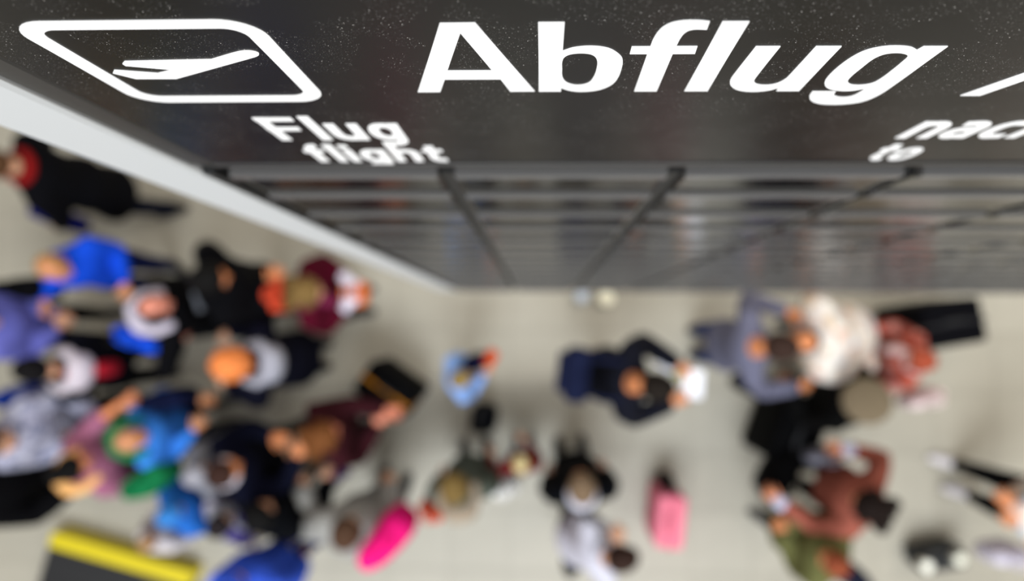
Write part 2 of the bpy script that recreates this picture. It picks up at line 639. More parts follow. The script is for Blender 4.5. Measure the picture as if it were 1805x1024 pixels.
def stroke(path, wd):
    P = [Vector(p) for p in path]
    L, R = [], []
    for i in range(len(P)):
        d = (P[min(i + 1, len(P) - 1)] - P[max(0, i - 1)]).normalized()
        nrm = Vector((-d.y, d.x))
        L.append(P[i] + nrm * wd / 2)
        R.append(P[i] - nrm * wd / 2)
    return L + R[::-1]


def arc(cx, cy, rx, ry, a0, a1, n=9, e=0.85):
    out = []
    for k in range(n + 1):
        a = math.radians(a0 + (a1 - a0) * k / n)
        c, s = math.cos(a), math.sin(a)
        out.append((cx + rx * math.copysign(abs(c) ** e, c), cy + ry * math.copysign(abs(s) ** e, s)))
    return out


ST, HT = 0.175, 0.14
GLY = {
    'F': (0.60, [[(0.0925, 0), (0.0925, 1.0)], [(0.0, 0.925), (0.58, 0.925)], [(0.0, 0.52), (0.52, 0.52)]]),
    'l': (0.185, [[(0.0925, 0), (0.0925, 1.04)]]),
    'i': (0.185, [[(0.0925, 0), (0.0925, 0.73)], [(0.0925, 0.84), (0.0925, 1.0)]]),
    'u': (0.54, [[(0.0925, 0.73), (0.0925, 0.3)] + arc(0.27, 0.3, 0.1775, 0.225, 180, 360), [(0.4475, 0), (0.4475, 0.73)]]),
    'n': (0.54, [[(0.0925, 0), (0.0925, 0.73)], arc(0.27, 0.43, 0.1775, 0.225, 180, 0) + [(0.4475, 0)]]),
    'h': (0.54, [[(0.0925, 0), (0.0925, 1.04)], arc(0.27, 0.43, 0.1775, 0.225, 180, 0) + [(0.4475, 0)]]),
    'g': (0.54, [arc(0.27, 0.37, 0.1775, 0.285, 30, 330, 16), [(0.4475, 0.73), (0.4475, 0.0)] + arc(0.27, 0.0, 0.1775, 0.2, 0, -90) + [(0.07, -0.19)]]),
    'f': (0.38, [[(0.165, 0), (0.165, 0.78)] + arc(0.34, 0.78, 0.175, 0.185, 180, 90), [(0.0, 0.655), (0.38, 0.655)]]),
    't': (0.38, [[(0.165, 0.93), (0.165, 0.26)] + arc(0.33, 0.26, 0.165, 0.185, 180, 270) + [(0.39, 0.08)], [(0.0, 0.655), (0.38, 0.655)]]),
    'a': (0.52, [[(0.06, 0.63)] + arc(0.24, 0.45, 0.1875, 0.205, 100, 0) + [(0.4275, 0)], [(0.4275, 0.42), (0.26, 0.40)] + arc(0.24, 0.23, 0.15, 0.165, 100, 270) + [(0.4275, 0.15)]]),
    'c': (0.48, [[(0.47, 0.64)] + arc(0.28, 0.365, 0.1875, 0.29, 80, 280, 14) + [(0.47, 0.09)]]),
    'o': (0.54, [arc(0.27, 0.365, 0.1775, 0.29, 0, 360, 20)]),
}


def word(txt, x0, zb, cap, x1, label):
    gap = 0.085
    tot = sum(GLY[c][0] for c in txt) + gap * (len(txt) - 1)
    sx = (x1 - x0) / tot
    shapes = []
    cur = 0.0
    for c in txt:
        for p in GLY[c][1]:
            horizontal = len(p) == 2 and abs(p[0][1] - p[1][1]) < 1e-6
            loop = stroke([(cur + q[0], q[1]) for q in p], HT if horizontal else ST * 0.94)
            shapes.append([loop])
        cur += GLY[c][0] + gap
    o = print_mesh('lettering', shapes, x0, zb, sx, cap, hp)
    o['label'] = label


word('Flug', -0.2145, BASE - 0.1165, 0.0625, -0.1085, 'white backlit word Flug')
word('flight', -0.2085, BASE - 0.1925, 0.0585, -0.0855, 'white backlit word flight')
word('nach', 0.287, BASE - 0.1175, 0.0625, 0.399, 'white backlit word nach')
word('to', 0.2945, BASE - 0.1915, 0.0585, 0.3325, 'white backlit word to')


# ------------------------------------------------------------------ people
SK_LIGHT, SK_PINK, SK_TAN, SK_ORANGE = (214, 160, 128), (205, 128, 108), (196, 132, 92), (206, 130, 84)
EYE_W = mat('eye_white', (220, 216, 210), 0.3)
EYE_D = mat('eye_dark', (30, 20, 15), 0.3)
LIP = mat('lip', (150, 75, 68), 0.6)


def smst(a, b, x):
    t = min(1, max(0, (x - a) / (b - a)))
    return t * t * (3 - 2 * t)


class Person:
    """local axes: +Y is the way the person faces, +X the right hand, z up, for a height of 1.75 m"""

    def __init__(s, lean, pitch, turn):
        s.lean, s.pitch, s.turn = math.radians(lean), math.radians(pitch), math.radians(turn)

    def up(s, p):
        p = Vector(p)
        a = s.lean * smst(0.86, 1.2, p.z)
        dz = p.z - 0.95
        return Vector((p.x, p.y * math.cos(a) + dz * math.sin(a), 0.95 + dz * math.cos(a) - p.y * math.sin(a)))

    def head(s, p):
        """head coordinates (origin = middle of the head) to body coordinates"""
        p = Vector(p)
        q = Matrix.Rotation(s.turn, 3, 'Z') @ (Matrix.Rotation(-s.pitch, 3, 'X') @ (p + Vector((0, 0.012, 0.085))))
        return s.up(q + Vector((0, 0.012, 1.548)))


TORSO = [(0.80, 0.150, 0.105, 0.0), (0.88, 0.172, 0.122, -0.01), (0.97, 0.166, 0.118, -0.005), (1.08, 0.142, 0.102, 0.005), (1.20, 0.155, 0.112, 0.008), (1.31, 0.172, 0.118, 0.004), (1.39, 0.168, 0.100, -0.004), (1.445, 0.112, 0.075, -0.008), (1.48, 0.066, 0.062, -0.004)]


def torso(P, mb, grow, z0=0.8, z1=1.48, widen=0.0, n=18):
    rr = [r for r in TORSO if z0 - 1e-6 <= r[0] <= z1 + 1e-6]
    rings = []
    if z0 < 0.79:
        rr = [(z0, 0.168 + widen, 0.135 + widen, 0.0)] + rr
    for (z, a, b, y) in rr:
        g = grow
        rings.append([P.up((math.cos(2 * math.pi * j / n) * (a + g), y + math.sin(2 * math.pi * j / n) * (b + g), z)) for j in range(n)])
    mb.rings(rings)


def ik(S0, T, l1, l2, pole):
    d = T - S0
    L = min(d.length, (l1 + l2) * 0.985)
    L = max(L, abs(l1 - l2) + 0.05)
    d.normalize()
    T = S0 + d * L
    a = (l1 * l1 - l2 * l2 + L * L) / (2 * L)
    h = math.sqrt(max(0, l1 * l1 - a * a))
    q = (pole - d * pole.dot(d)).normalized()
    return S0 + d * a + q * h, T


def hand_mb(mb, wrist, d, nrm, side, curl=1.0):
    d = d.normalized()
    nrm = (nrm - d * nrm.dot(d)).normalized()
    wv = d.cross(nrm) * side          # towards the thumb
    n = 12
    rings = []
    for (t, hw, ht) in ((-0.012, 0.024, 0.018), (0.015, 0.030, 0.018), (0.05, 0.040, 0.0155), (0.085, 0.040, 0.013), (0.098, 0.034, 0.009)):
        c = wrist + d * t
        rings.append([c + wv * (hw * math.cos(2 * math.pi * j / n)) + nrm * (ht * math.sin(2 * math.pi * j / n)) for j in range(n)])
    mb.rings(rings)
    for k, (off, ln, fan) in enumerate(((0.033, 0.072, 0.17), (0.0112, 0.080, 0.05), (-0.0112, 0.075, -0.06), (-0.033, 0.058, -0.20))):
        p = wrist + d * 0.086 + wv * off
        dd = (d + wv * fan).normalized()
        pts = [p]
        ang = 0
        for (fr, a) in ((0.45, 16), (0.31, 34), (0.24, 28)):
            ang += math.radians(a) * curl
            p = p + (dd * math.cos(ang) + nrm * math.sin(ang)) * (ln * fr)
            pts.append(p)
        mb.tube(pts, [0.0088, 0.0084, 0.0078, 0.0066], n=8)
    p = wrist + d * 0.022 + wv * 0.024
    d1 = (d * 0.62 + wv * 0.72 + nrm * 0.2).normalized()
    d2 = (d * 0.85 + wv * 0.35 + nrm * 0.35).normalized()
    mb.tube([p, p + d1 * 0.034, p + d1 * 0.034 + d2 * 0.030, p + d1 * 0.034 + d2 * 0.052], [0.0125, 0.0105, 0.0095, 0.008], n=8)


HEAD_N = 28


def head_dir(i, j, m=20, n=HEAD_N):
    a = math.pi * (i + 0.5) / m - math.pi / 2
    b = 2 * math.pi * j / n
    return math.cos(a) * math.cos(b), math.cos(a) * math.sin(b), math.sin(a)


def skull(dx, dy, dz, g=0.0):
    x, y, z = dx * (0.075 + g), dy * (0.094 + g), dz * (0.117 + g)
    if dz < 0:
        x *= 1 - 0.26 * (-dz) ** 1.4
        y += 0.020 * (-dz) * (1 if dy > 0 else 0.4)
        if dy < 0:
            y *= 1 - 0.22 * (-dz)
    return x, y, z


def make_head_mb(P, female=False):
    mb = MB()
    rings = []
    for i in range(20):
        rings.append([P.head(skull(*head_dir(i, j))) for j in range(HEAD_N)])
    mb.rings(rings)

    def e(c, r):
        k = MB()
        k.ell(c, r, 12, 8)
        k.xform(P.head)
        b = len(mb.v)
        mb.v += k.v
        mb.f += [tuple(b + i for i in q) for q in k.f]
    e((0, 0.100, -0.018), (0.014, 0.020, 0.016))
    e((0, 0.096, -0.002), (0.0095, 0.016, 0.030))
    e((0, 0.088, 0.028), (0.048, 0.012, 0.009))
    for sx in (-1, 1):
        e((sx * 0.076, -0.006, -0.006), (0.011, 0.021, 0.033))
        e((sx * 0.031, 0.0835, 0.008), (0.0135, 0.0125, 0.0115))
        e((sx * 0.042, 0.072, -0.028), (0.022, 0.018, 0.02))
    e((0, 0.094, -0.056), (0.024, 0.012, 0.006))
    e((0, 0.092, -0.066), (0.020, 0.012, 0.006))
    e((0, 0.085, -0.096), (0.026, 0.018, 0.018))
    return mb


def make_hair(P, style, material, parent, s):
    """cap that follows the skull; where there is no hair it lies inside the head"""
    m_, n_ = 22, 36
    mb = MB()
    rings = []
    th = {'short': 0.016, 'bald_top': 0.014, 'crown_patch': 0.016, 'long': 0.024, 'bob': 0.026, 'bun': 0.018, 'curly': 0.036, 'beret': 0.016, 'hood': 0.0}[style]
    for i in range(m_):
        ring = []
        for j in range(n_):
            dx, dy, dz = head_dir(i, j, m_, n_)
            front = 0.42 if style in ('short', 'bald_top', 'crown_patch') else 0.36
            low = -0.42 if style in ('short', 'bald_top', 'crown_patch', 'bun', 'beret') else -0.9
            k = 1.0
            if dy > 0.25:                      # face
                lim = front + 0.25 * (1 - abs(dx))
                k = smst(lim - 0.12, lim + 0.1, dz)
                if style in ('long', 'bob', 'curly') and abs(dx) > 0.72:
                    k = 1.0
            k *= smst(low - 0.1, low + 0.1, dz)
            if style == 'bald_top':
                k *= 1 - smst(0.5, 0.72, dz)
            if style == 'crown_patch':
                dd = math.sqrt(dx * dx + (dy + 0.38) ** 2)
                if dz > 0.3:
                    k *= smst(0.42, 0.62, dd)
            g = -0.014 + (th + 0.014) * k
            if style == 'curly' and k > 0.5:
                g += 0.012 * math.sin(9 * dx + 4 * dz) * math.sin(8 * dy - 5 * dz)
            ring.append(P.head(skull(dx, dy, dz, g)))
        rings.append(ring)
    mb.rings(rings)

    def add(fn_pts, rad, flat=None):
        k = MB()
        k.tube([P.head(p) for p in fn_pts], rad, 12, flat)
        b = len(mb.v)
        mb.v += k.v
        mb.f += [tuple(b + i for i in q) for q in k.f]
    if style == 'long':
        for dx in (-0.062, -0.022, 0.022, 0.062):
            add([(dx, -0.07, 0.02), (dx * 1.25, -0.105, -0.08), (dx * 1.35, -0.115, -0.19), (dx * 1.15, -0.12, -0.29)], [0.04, 0.046, 0.042, 0.02])
        for sx in (-1, 1):
            add([(sx * 0.078, 0.0, 0.02), (sx * 0.095, 0.0, -0.08), (sx * 0.095, 0.02, -0.19)], [0.024, 0.03, 0.016])
    if style == 'bun':
        k = MB()
        k.ell((0, -0.07, 0.105), (0.062, 0.066, 0.055))
        k.xform(P.head)
        b = len(mb.v)
        mb.v += k.v
        mb.f += [tuple(b + i for i in q) for q in k.f]
    if s != 1:
        mb.xform(lambda p: p * s)
    return mb.build('hair', material, parent)


PEOPLE = {}
SLIM = 0.012


def person(key, px, py, H, face, label, skin=SK_LIGHT, hair=(50, 35, 25), style='short', top=(20, 20, 24), legs=(20, 22, 30), shoe=(25, 22, 22),
           lean=4, pitch=14, turn=0, right='down', left='down', bulk=0.026, hem=0.80, sleeve=True, stride=0.0, topmat=None, hood=None, hoodup=False, scarf=None,
           collar=None, gloves=None, hat=None, beret=None, cuffs=None, shift=(0, 0), nocollar=False, cat='person'):
    P = Person(lean, pitch, turn)
    s = H / 1.75
    hl = P.head((0, 0, 0.03))
    wp = at(px, py, hl.z * s)
    rz = math.radians(face - 90)
    Rz = Matrix.Rotation(rz, 3, 'Z')
    off = Rz @ Vector((hl.x * s, hl.y * s, 0))
    root = Vector((wp.x - off.x, wp.y - off.y, 0))
    o = tag(empty('person', root, rz), label, cat, 'travellers standing and walking in the hall')

    def loc(px_, py_, z_):
        q = Rz.inverted() @ (at(px_, py_, z_) - root)
        return q / s

    # --- arms
    presets = {'down': (0.27, 0.06, 0.80), 'bent': (0.20, 0.34, 1.08), 'hold': (0.10, 0.36, 1.12), 'phone': (0.07, 0.33, 1.27), 'face': (0.09, 0.24, 1.42), 'side': (0.22, 0.03, 0.78), 'swing': (0.24, 0.24, 0.86), 'back': (0.25, -0.2, 0.86), 'belly': (0.05, 0.26, 1.08)}
    arms = {}
    for sd, spec in ((1, right), (-1, left)):
        sh = P.up((sd * 0.180, -0.005, 1.372))
        if isinstance(spec, str):
            x, y, z = presets[spec]
            T = Vector((x * sd, y, z))
        else:
            T = loc(*spec)
        pole = Vector((sd * 0.55, -0.55, -0.75))
        el, wr = ik(sh, T.copy(), 0.29, 0.255, pole)
        arms[sd] = (sh, el, wr)
    # --- body
    body = MB()
    torso(P, body, 0.0)
    body.tube([P.up((0, -0.006, 1.44)), P.head((0, -0.018, -0.09)), P.head((0, -0.012, -0.03))], [0.058, 0.054, 0.052], 12)
    legj = {}
    for sd in (1, -1):
        st = stride * sd
        hip = Vector((sd * 0.092, 0.0, 0.87))
        ank = Vector((sd * 0.105, st * 0.30 - 0.015, 0.085 + (0.03 if st < 0 else 0)))
        knee = (hip + ank) / 2 + Vector((sd * 0.008, 0.03 + abs(st) * 0.05, 0.03))
        legj[sd] = (hip, knee, ank)
        body.tube([hip, (hip * 2 + knee) / 3, (hip + knee * 2) / 3, knee, (knee * 2 + ank) / 3, (knee + ank * 2) / 3, ank], [0.085, 0.08, 0.066, 0.054, 0.055, 0.043, 0.036], 10)
        body.tube([ank + Vector((0, -0.035, -0.04)), ank + Vector((0, 0.06, -0.045)), ank + Vector((0, 0.15, -0.058))], [0.034, 0.036, 0.025], 8)
        sh, el, wr = arms[sd]
        body.tube([P.up((sd * 0.10, -0.005, 1.395)), sh, (sh * 2 + el) / 3, (sh + el * 2) / 3, el, (el * 2 + wr) / 3, wr], [0.046, 0.05, 0.046, 0.041, 0.036, 0.036, 0.025], 10)
    bv, bf = remeshed(body, 0.013, 3)
    hmb = make_head_mb(P)
    hv, hf = remeshed(hmb, 0.0058, 2)
    handm = MB()
    for sd in (1, -1):
        sh, el, wr = arms[sd]
        d = (wr - el).normalized()
        inw = Vector((-sd * 0.6, 0, -0.8)) if abs(d.z) < 0.7 else Vector((-sd, 0.2, 0))
        hand_mb(handm, wr, d, inw, sd, 1.0 if (right if sd == 1 else left) in ('down', 'swing', 'back') else 1.25)
    nv, nf = remeshed(handm, 0.0055, 1)
    V = [tuple(c * s for c in p) for p in bv + hv + nv]
    a, b = len(bv), len(bv) + len(hv)
    F = list(bf) + [tuple(i + a for i in q) for q in hf] + [tuple(i + b for i in q) for q in nf]
    bo = mk('body', V, F, [cmat(skin, 'skin', 0.55, 0.35), EYE_W, EYE_D, LIP], o, True)
    eyes = [P.head((sx * 0.031, 0.0835, 0.008)) for sx in (-1, 1)]
    pup = [P.head((sx * 0.031, 0.096, 0.007)) for sx in (-1, 1)]
    lips = P.head((0, 0.104, -0.061))
    idx = [0] * len(F)
    for k in range(len(bf), len(bf) + len(hf)):
        q = F[k]
        c = Vector(V[q[0]]) / s
        for e in (0, 1):
            if (c - eyes[e]).length < 0.0145:
                idx[k] = 1
            if (c - pup[e]).length < 0.0065:
                idx[k] = 2
        dl = c - lips
        if dl.length < 0.023 and abs(dl.z) < 0.011:
            idx[k] = 3
    bo.data.polygons.foreach_set('material_index', idx)

    def sc(mb):
        if s != 1:
            mb.xform(lambda p: p * s)
        return mb

    def cloth(name, mb, voxel, material, it=4):
        vv, ff = remeshed(mb, voxel, it, 0.6)
        return mk(name, [tuple(c * s for c in p) for p in vv], ff, material, o, True)

    # --- trousers / skirt
    tr = MB()
    torso(P, tr, 0.010, 0.80, 1.0)
    for sd in (1, -1):
        hip, knee, ank = legj[sd]
        tr.tube([hip, (hip * 2 + knee) / 3, (hip + knee * 2) / 3, knee, (knee * 2 + ank) / 3, (knee + ank * 2) / 3, ank + Vector((0, 0, 0.02))], [0.098, 0.094, 0.082, 0.072, 0.070, 0.062, 0.058], 10)
    cloth('trousers', tr, 0.02, cmat(legs))
    # --- shoes
    for sd in (1, -1):
        ank = legj[sd][2]
        sm = MB()
        sm.tube([ank + Vector((0, -0.045, -0.045)), ank + Vector((0, 0.05, -0.045)), ank + Vector((0, 0.14, -0.052)), ank + Vector((0, 0.185, -0.056))], [0.041, 0.046, 0.042, 0.030], 10, flat=((0, 0, 1), 0.92))
        sm.tube([ank + Vector((0, -0.03, -0.03)), ank + Vector((0, -0.01, 0.03))], [0.042, 0.046], 10)
        sc(sm)
        sm.v = [(x, y, max(z, 0.002)) for (x, y, z) in sm.v]
        sm.build('shoe', cmat(shoe, 'cloth', 0.5, 0.4), o)
    # --- jacket with sleeves
    jk = MB()
    bulk = max(0.014, bulk - SLIM)
    torso(P, jk, bulk, hem, 1.48, widen=0.02)
    for sd in (1, -1):
        sh, el, wr = arms[sd]
        b2 = bulk * 0.85
        pts = [P.up((sd * 0.06, -0.005, 1.415)), P.up((sd * 0.125, -0.005, 1.402)), sh, (sh * 2 + el) / 3, (sh + el * 2) / 3, el]
        rd = [0.040 + b2 * 0.6, 0.050 + b2 * 0.8, 0.058 + b2, 0.054 + b2, 0.050 + b2, 0.046 + b2]
        if sleeve is True or sleeve == sd:
            pts += [(el * 2 + wr) / 3, wr - (wr - el).normalized() * 0.03]
            rd += [0.044 + b2, 0.036 + b2 * 0.9]
        jk.tube(pts, rd, 12)
    cloth('jacket', jk, 0.018, topmat or cmat(top))
    # --- neck: collar, hood, scarf
    def neck_ring(name, r, thick, z, color, back_only=False, kind='cloth', fl=1.0):
        k = MB()
        a0, a1, n = (0, 360, 25) if not back_only else (150, 390, 17)
        pts = [P.up((math.cos(math.radians(a0 + (a1 - a0) * q / (n - 1))) * r, -0.006 + math.sin(math.radians(a0 + (a1 - a0) * q / (n - 1))) * r * 0.92 - (0.02 if back_only else 0), z - 0.02 * math.sin(math.radians(a0 + (a1 - a0) * q / (n - 1))))) for q in range(n)]
        k.tube(pts, thick, 10)
        sc(k).build(name, cmat(color, kind), o)
    if not hoodup and not nocollar:
        neck_ring('collar', 0.074, 0.024 if collar is None else 0.03, 1.492, collar or top)
    if scarf:
        neck_ring('scarf', 0.088, 0.036, 1.478, scarf, kind='knit')
        k = MB()
        k.tube([P.up((0.05, 0.12, 1.44)), P.up((0.055, 0.17, 1.32)), P.up((0.05, 0.165, 1.12))], [0.042, 0.045, 0.04], 10, flat=((0, 1, 0), 0.4))
        sc(k).build('scarf_end', cmat(scarf, 'knit'), o)
    if hood and not hoodup:
        k = MB()
        k.ell(P.up((0, -0.135, 1.43)), (0.135, 0.085, 0.11), 16, 10)
        k.tube([P.up((0.115, 0.03, 1.44)), P.up((0.125, -0.06, 1.475)), P.up((0.07, -0.15, 1.50)), P.up((-0.07, -0.15, 1.50)), P.up((-0.125, -0.06, 1.475)), P.up((-0.115, 0.03, 1.44))], 0.042, 10)
        vv, ff = remeshed(k, 0.016, 3)
        mk('hood', [tuple(c * s for c in p) for p in vv], ff, cmat(hood, 'knit'), o, True)
    if hoodup:
        k = MB()
        rings = []
        for i in range(18):
            ring = []
            for j in range(28):
                dx, dy, dz = head_dir(i, j, 18, 28)
                kk = 1 - (smst(0.45, 0.62, dy) if dz < 0.62 else 0)
                ring.append(P.head(skull(dx, dy, max(dz, -0.99), -0.02 + 0.056 * kk)))
            rings.append(ring)
        k.rings(rings)
        k.tube([P.head((0, -0.03, -0.08)), P.up((0, -0.02, 1.45))], [0.092, 0.10], 14)
        sc(k).build('hood', cmat(hood or top), o)
    if gloves:
        for sd in (1, -1):
            sh, el, wr = arms[sd]
            k = MB()
            d = (wr - el).normalized()
            inw = Vector((-sd * 0.6, 0, -0.8)) if abs(d.z) < 0.7 else Vector((-sd, 0.2, 0))
            hand_mb(k, wr + d * 0.002, d, inw, sd, 1.25)
            k.tube([wr - d * 0.05, wr + d * 0.02], [0.047, 0.04], 10)
            vv, ff = remeshed(k, 0.006, 0)
            mk('glove', [tuple(c * s * 1.0 for c in p) for p in vv], ff, cmat(gloves, 'knit'), o, True)
            # a slightly puffed shell so the glove covers the hand
            g = o.children[-1]
            g.data.calc_loop_triangles()
            nn = [Vector(v_.normal) for v_ in g.data.vertices]
            for v_, n_ in zip(g.data.vertices, nn):
                v_.co = v_.co + n_ * 0.005
    if cuffs:
        for sd in (1, -1):
            sh, el, wr = arms[sd]
            d = (wr - el).normalized()
            k = MB()
            k.tube([wr - d * 0.035, wr + d * 0.012], [0.05, 0.048], 12)
            sc(k).build('cuff', cmat(cuffs), o)
    # --- hair and hats
    if not hoodup:
        make_hair(P, style, cmat(hair, 'hair', 0.75, 0.12), o, s)
    if hat:
        k = MB()
        rings = []
        for i in range(16):
            ring = []
            for j in range(28):
                dx, dy, dz = head_dir(i, j, 16, 28)
                g = -0.02 + 0.046 * smst(0.02, 0.22, dz + 0.12 * (-dy))
                ring.append(P.head(skull(dx, dy, dz, g)))
            rings.append(ring)
        k.rings(rings)
        k.ell(P.head((0, -0.01, 0.155)), (0.03, 0.03, 0.028), 10, 6)
        sc(k).build('hat', cmat(hat, 'knit'), o)
    if beret:
        k = MB()
        k.ell((0, -0.012, 0.095), (0.165, 0.165, 0.046), 24, 10)
        k.tube([(math.cos(a_ * math.pi / 12) * 0.086, math.sin(a_ * math.pi / 12) * 0.1, 0.062) for a_ in range(24)] + [(0.086, 0, 0.062)], 0.014, 8)
        k.ell((0, -0.012, 0.142), (0.008, 0.008, 0.014), 8, 6)
        k.xform(P.head)
        sc(k).build('hat', cmat(beret, 'knit'), o)['label'] = 'round taupe beret'
    PEOPLE[key] = (root, rz, s, arms, P)
    return o


def on_person(key, p):
    """world point of a local point of a person"""
    root, rz, s, arms, P = PEOPLE[key]
    return root + Matrix.Rotation(rz, 3, 'Z') @ (Vector(p) * s)


# ------------------------------------------------------------------ bags and cases
def backpack(key, label, color, pocket=None, w_=0.30, d_=0.17, h_=0.46, y=None, zc=1.2, lean=None):
    root, rz, s, arms, P = PEOPLE[key]
    o = tag(empty('backpack', on_person(key, (0, 0, zc - h_ / 2 / s)), rz), label, 'backpack')
    y0 = (-0.158 if y is None else y) * s
    M_ = cmat(color)
    bevel_box('main_bag', -w_ / 2, w_ / 2, y0 - d_, y0, 0, h_, 0.05, M_, o, 3)
    bevel_box('pocket', -w_ * 0.38, w_ * 0.38, y0 - d_ - 0.045, y0 - d_ + 0.02, 0.04, h_ * 0.5, 0.025, cmat(pocket or color), o, 3)
    for sd in (-1, 1):
        mb = MB()
        x = 0.11 * s
        mb.tube([(sd * x, y0 + 0.005, h_ * 0.95), (sd * x * 1.08, y0 + 0.08 * s, h_ * 0.95 + 0.07 * s), (sd * x * 1.1, 0.05 * s, h_ * 0.95 + 0.05 * s), (sd * x * 1.2, 0.155 * s, h_ * 0.6), (sd * x * 1.5, 0.10 * s, h_ * 0.2), (sd * x * 1.3, y0, h_ * 0.1)], 0.016, 8)
        mb.build('strap', M_, o)
    mb = MB()
    mb.tube([(-0.03, y0 - 0.05, h_ - 0.01), (-0.02, y0 - 0.05, h_ + 0.03), (0.02, y0 - 0.05, h_ + 0.03), (0.03, y0 - 0.05, h_ - 0.01)], 0.008, 8)
    mb.build('handle', M_, o)
    return o


def suitcase(px, py, label, color, w_=0.42, d_=0.25, h_=0.62, rz=0.0, trim=(40, 40, 42), handle=0.0, edge=None):
    p = at(px, py, h_ + 0.06)
    o = tag(empty('suitcase', (p.x, p.y, 0), math.radians(rz)), label, 'suitcase')
    M_ = mat('case_%d_%d_%d' % tuple(color), color, 0.8, 'cloth', 0.05)
    T_ = mat('trim_%d_%d_%d' % tuple(trim), trim, 0.6, 'plain', 0.2)
    bevel_box('shell', -w_ / 2, w_ / 2, -d_ / 2, d_ / 2, 0.055, h_ + 0.055, 0.035, M_, o, 3)
    bevel_box('zip_band', -w_ / 2 - 0.004, w_ / 2 + 0.004, -0.012, 0.012, 0.052, h_ + 0.06, 0.004, cmat(edge or trim), o)
    bevel_box('front_pocket', -w_ * 0.4, w_ * 0.4, -d_ / 2 - 0.022, -d_ / 2 + 0.01, 0.12, h_ * 0.75, 0.012, M_, o, 2)
    for sx in (-1, 1):
        for sy in (-1, 1):
            mb = MB()
            mb.tube([(sx * (w_ / 2 - 0.05) - 0.012, sy * (d_ / 2 - 0.05), 0.028), (sx * (w_ / 2 - 0.05) + 0.012, sy * (d_ / 2 - 0.05), 0.028)], 0.0275, 12)
            mb.box(sx * (w_ / 2 - 0.05) - 0.02, sx * (w_ / 2 - 0.05) + 0.02, sy * (d_ / 2 - 0.05) - 0.02, sy * (d_ / 2 - 0.05) + 0.02, 0.04, 0.07)
            mb.v = [(a, b, max(c, 0.001)) for a, b, c in mb.v]
            mb.build('wheel', T_, o)
    mb = MB()
    hz = h_ + 0.055
    mb.tube([(-0.08, 0.02, hz - 0.01), (-0.07, 0.02, hz + 0.028), (0.07, 0.02, hz + 0.028), (0.08, 0.02, hz - 0.01)], 0.012, 8)
    mb.build('carry_handle', T_, o)
    if handle:
        mb = MB()
        y = d_ / 2 - 0.04
        mb.tube([(-0.11, y, hz - 0.02), (-0.11, y, hz + handle), (0.11, y, hz + handle), (0.11, y, hz - 0.02)], 0.009, 8)
        mb.build('pull_handle', STEEL, o)
    return o


def tote(px, py, ztop, label, color, w_=0.32, d_=0.12, h_=0.34, rz=0.0, name='tote_bag', cat='bag', strap=None, floor_=False, kind='cloth'):
    """soft bag with two handles; ztop = height of its rim over the floor"""
    p = at(px, py, ztop)
    o = tag(empty(name, (p.x, p.y, ztop - h_), math.radians(rz)), label, cat)
    M_ = cmat(color, kind)
    mb = MB()
    n = 20
    rings = []
    for (t, a, b) in ((0.0, 0.86, 0.9), (0.04, 0.97, 1.0), (0.35, 1.0, 1.1), (0.7, 1.0, 0.95), (1.0, 0.96, 0.62)):
        ring = []
        for j in range(n):
            an = 2 * math.pi * j / n
            c, s_ = math.cos(an), math.sin(an)
            ring.append((w_ / 2 * a * math.copysign(abs(c) ** 0.6, c), d_ / 2 * b * math.copysign(abs(s_) ** 0.6, s_), h_ * t))
        rings.append(ring)
    mb.rings(rings)
    mb.build('bag_body', M_, o)
    for sy in (-1, 1):
        k = MB()
        k.tube([(-w_ * 0.22, sy * d_ * 0.24, h_ - 0.03), (-w_ * 0.17, sy * d_ * 0.2, h_ + 0.1), (0, sy * d_ * 0.15, h_ + 0.14), (w_ * 0.17, sy * d_ * 0.2, h_ + 0.1), (w_ * 0.22, sy * d_ * 0.24, h_ - 0.03)], 0.009, 8)
        k.build('handle', cmat(strap or color), o)
    return o


def flat_sheet(px, py, z, label, w_, l_, rz, color, name='paper', cat='paper', tilt=0.0, th=0.003):
    p = at(px, py, z)
    o = bevel_box(name, -w_ / 2, w_ / 2, -l_ / 2, l_ / 2, -th / 2, th / 2, min(0.0006, th / 4), mat('sheet_%d_%d_%d' % tuple(color), color, 0.6), None)
    o.location = p
    o.rotation_euler = (tilt, 0, math.radians(rz))
    return tag(o, label, cat)


def phone(px, py, z, label, rz, color=(120, 125, 130)):
    p = at(px, py, z)
    o = tag(empty('phone', p, math.radians(rz)), label, 'phone')
    bevel_box('case', -0.037, 0.037, -0.075, 0.075, -0.004, 0.004, 0.002, cmat((20, 20, 22), 'cloth', 0.4, 0.5), o)
    bevel_box('screen', -0.033, 0.033, -0.068, 0.068, 0.0036, 0.0048, 0.0004, mat('screen_%d_%d_%d' % tuple(color), color, 0.15), o)
    return o


def cup(px, py, z, label, color, lid, k=1.0):
    p = at(px, py, z)
    o = tag(empty('paper_cup', (p.x, p.y, z - 0.115 * k)), label, 'cup')
    o.scale = (k, k, k)
    mb = MB()
    n = 20
    mb.rings([[(r * math.cos(2 * math.pi * j / n), r * math.sin(2 * math.pi * j / n), zz) for j in range(n)] for zz, r in ((0, 0.028), (0.05, 0.034), (0.106, 0.041))])
    mb.build('cup_wall', mat('cup_%d' % color[0], color, 0.6), o)
    mb = MB()
    mb.rings([[(r * math.cos(2 * math.pi * j / n), r * math.sin(2 * math.pi * j / n), zz) for j in range(n)] for zz, r in ((0.104, 0.044), (0.110, 0.045), (0.115, 0.039), (0.1155, 0.03))])
    mb.build('lid', mat('lid_%d_%d' % (lid[0], lid[2]), lid, 0.35), o)
    return o


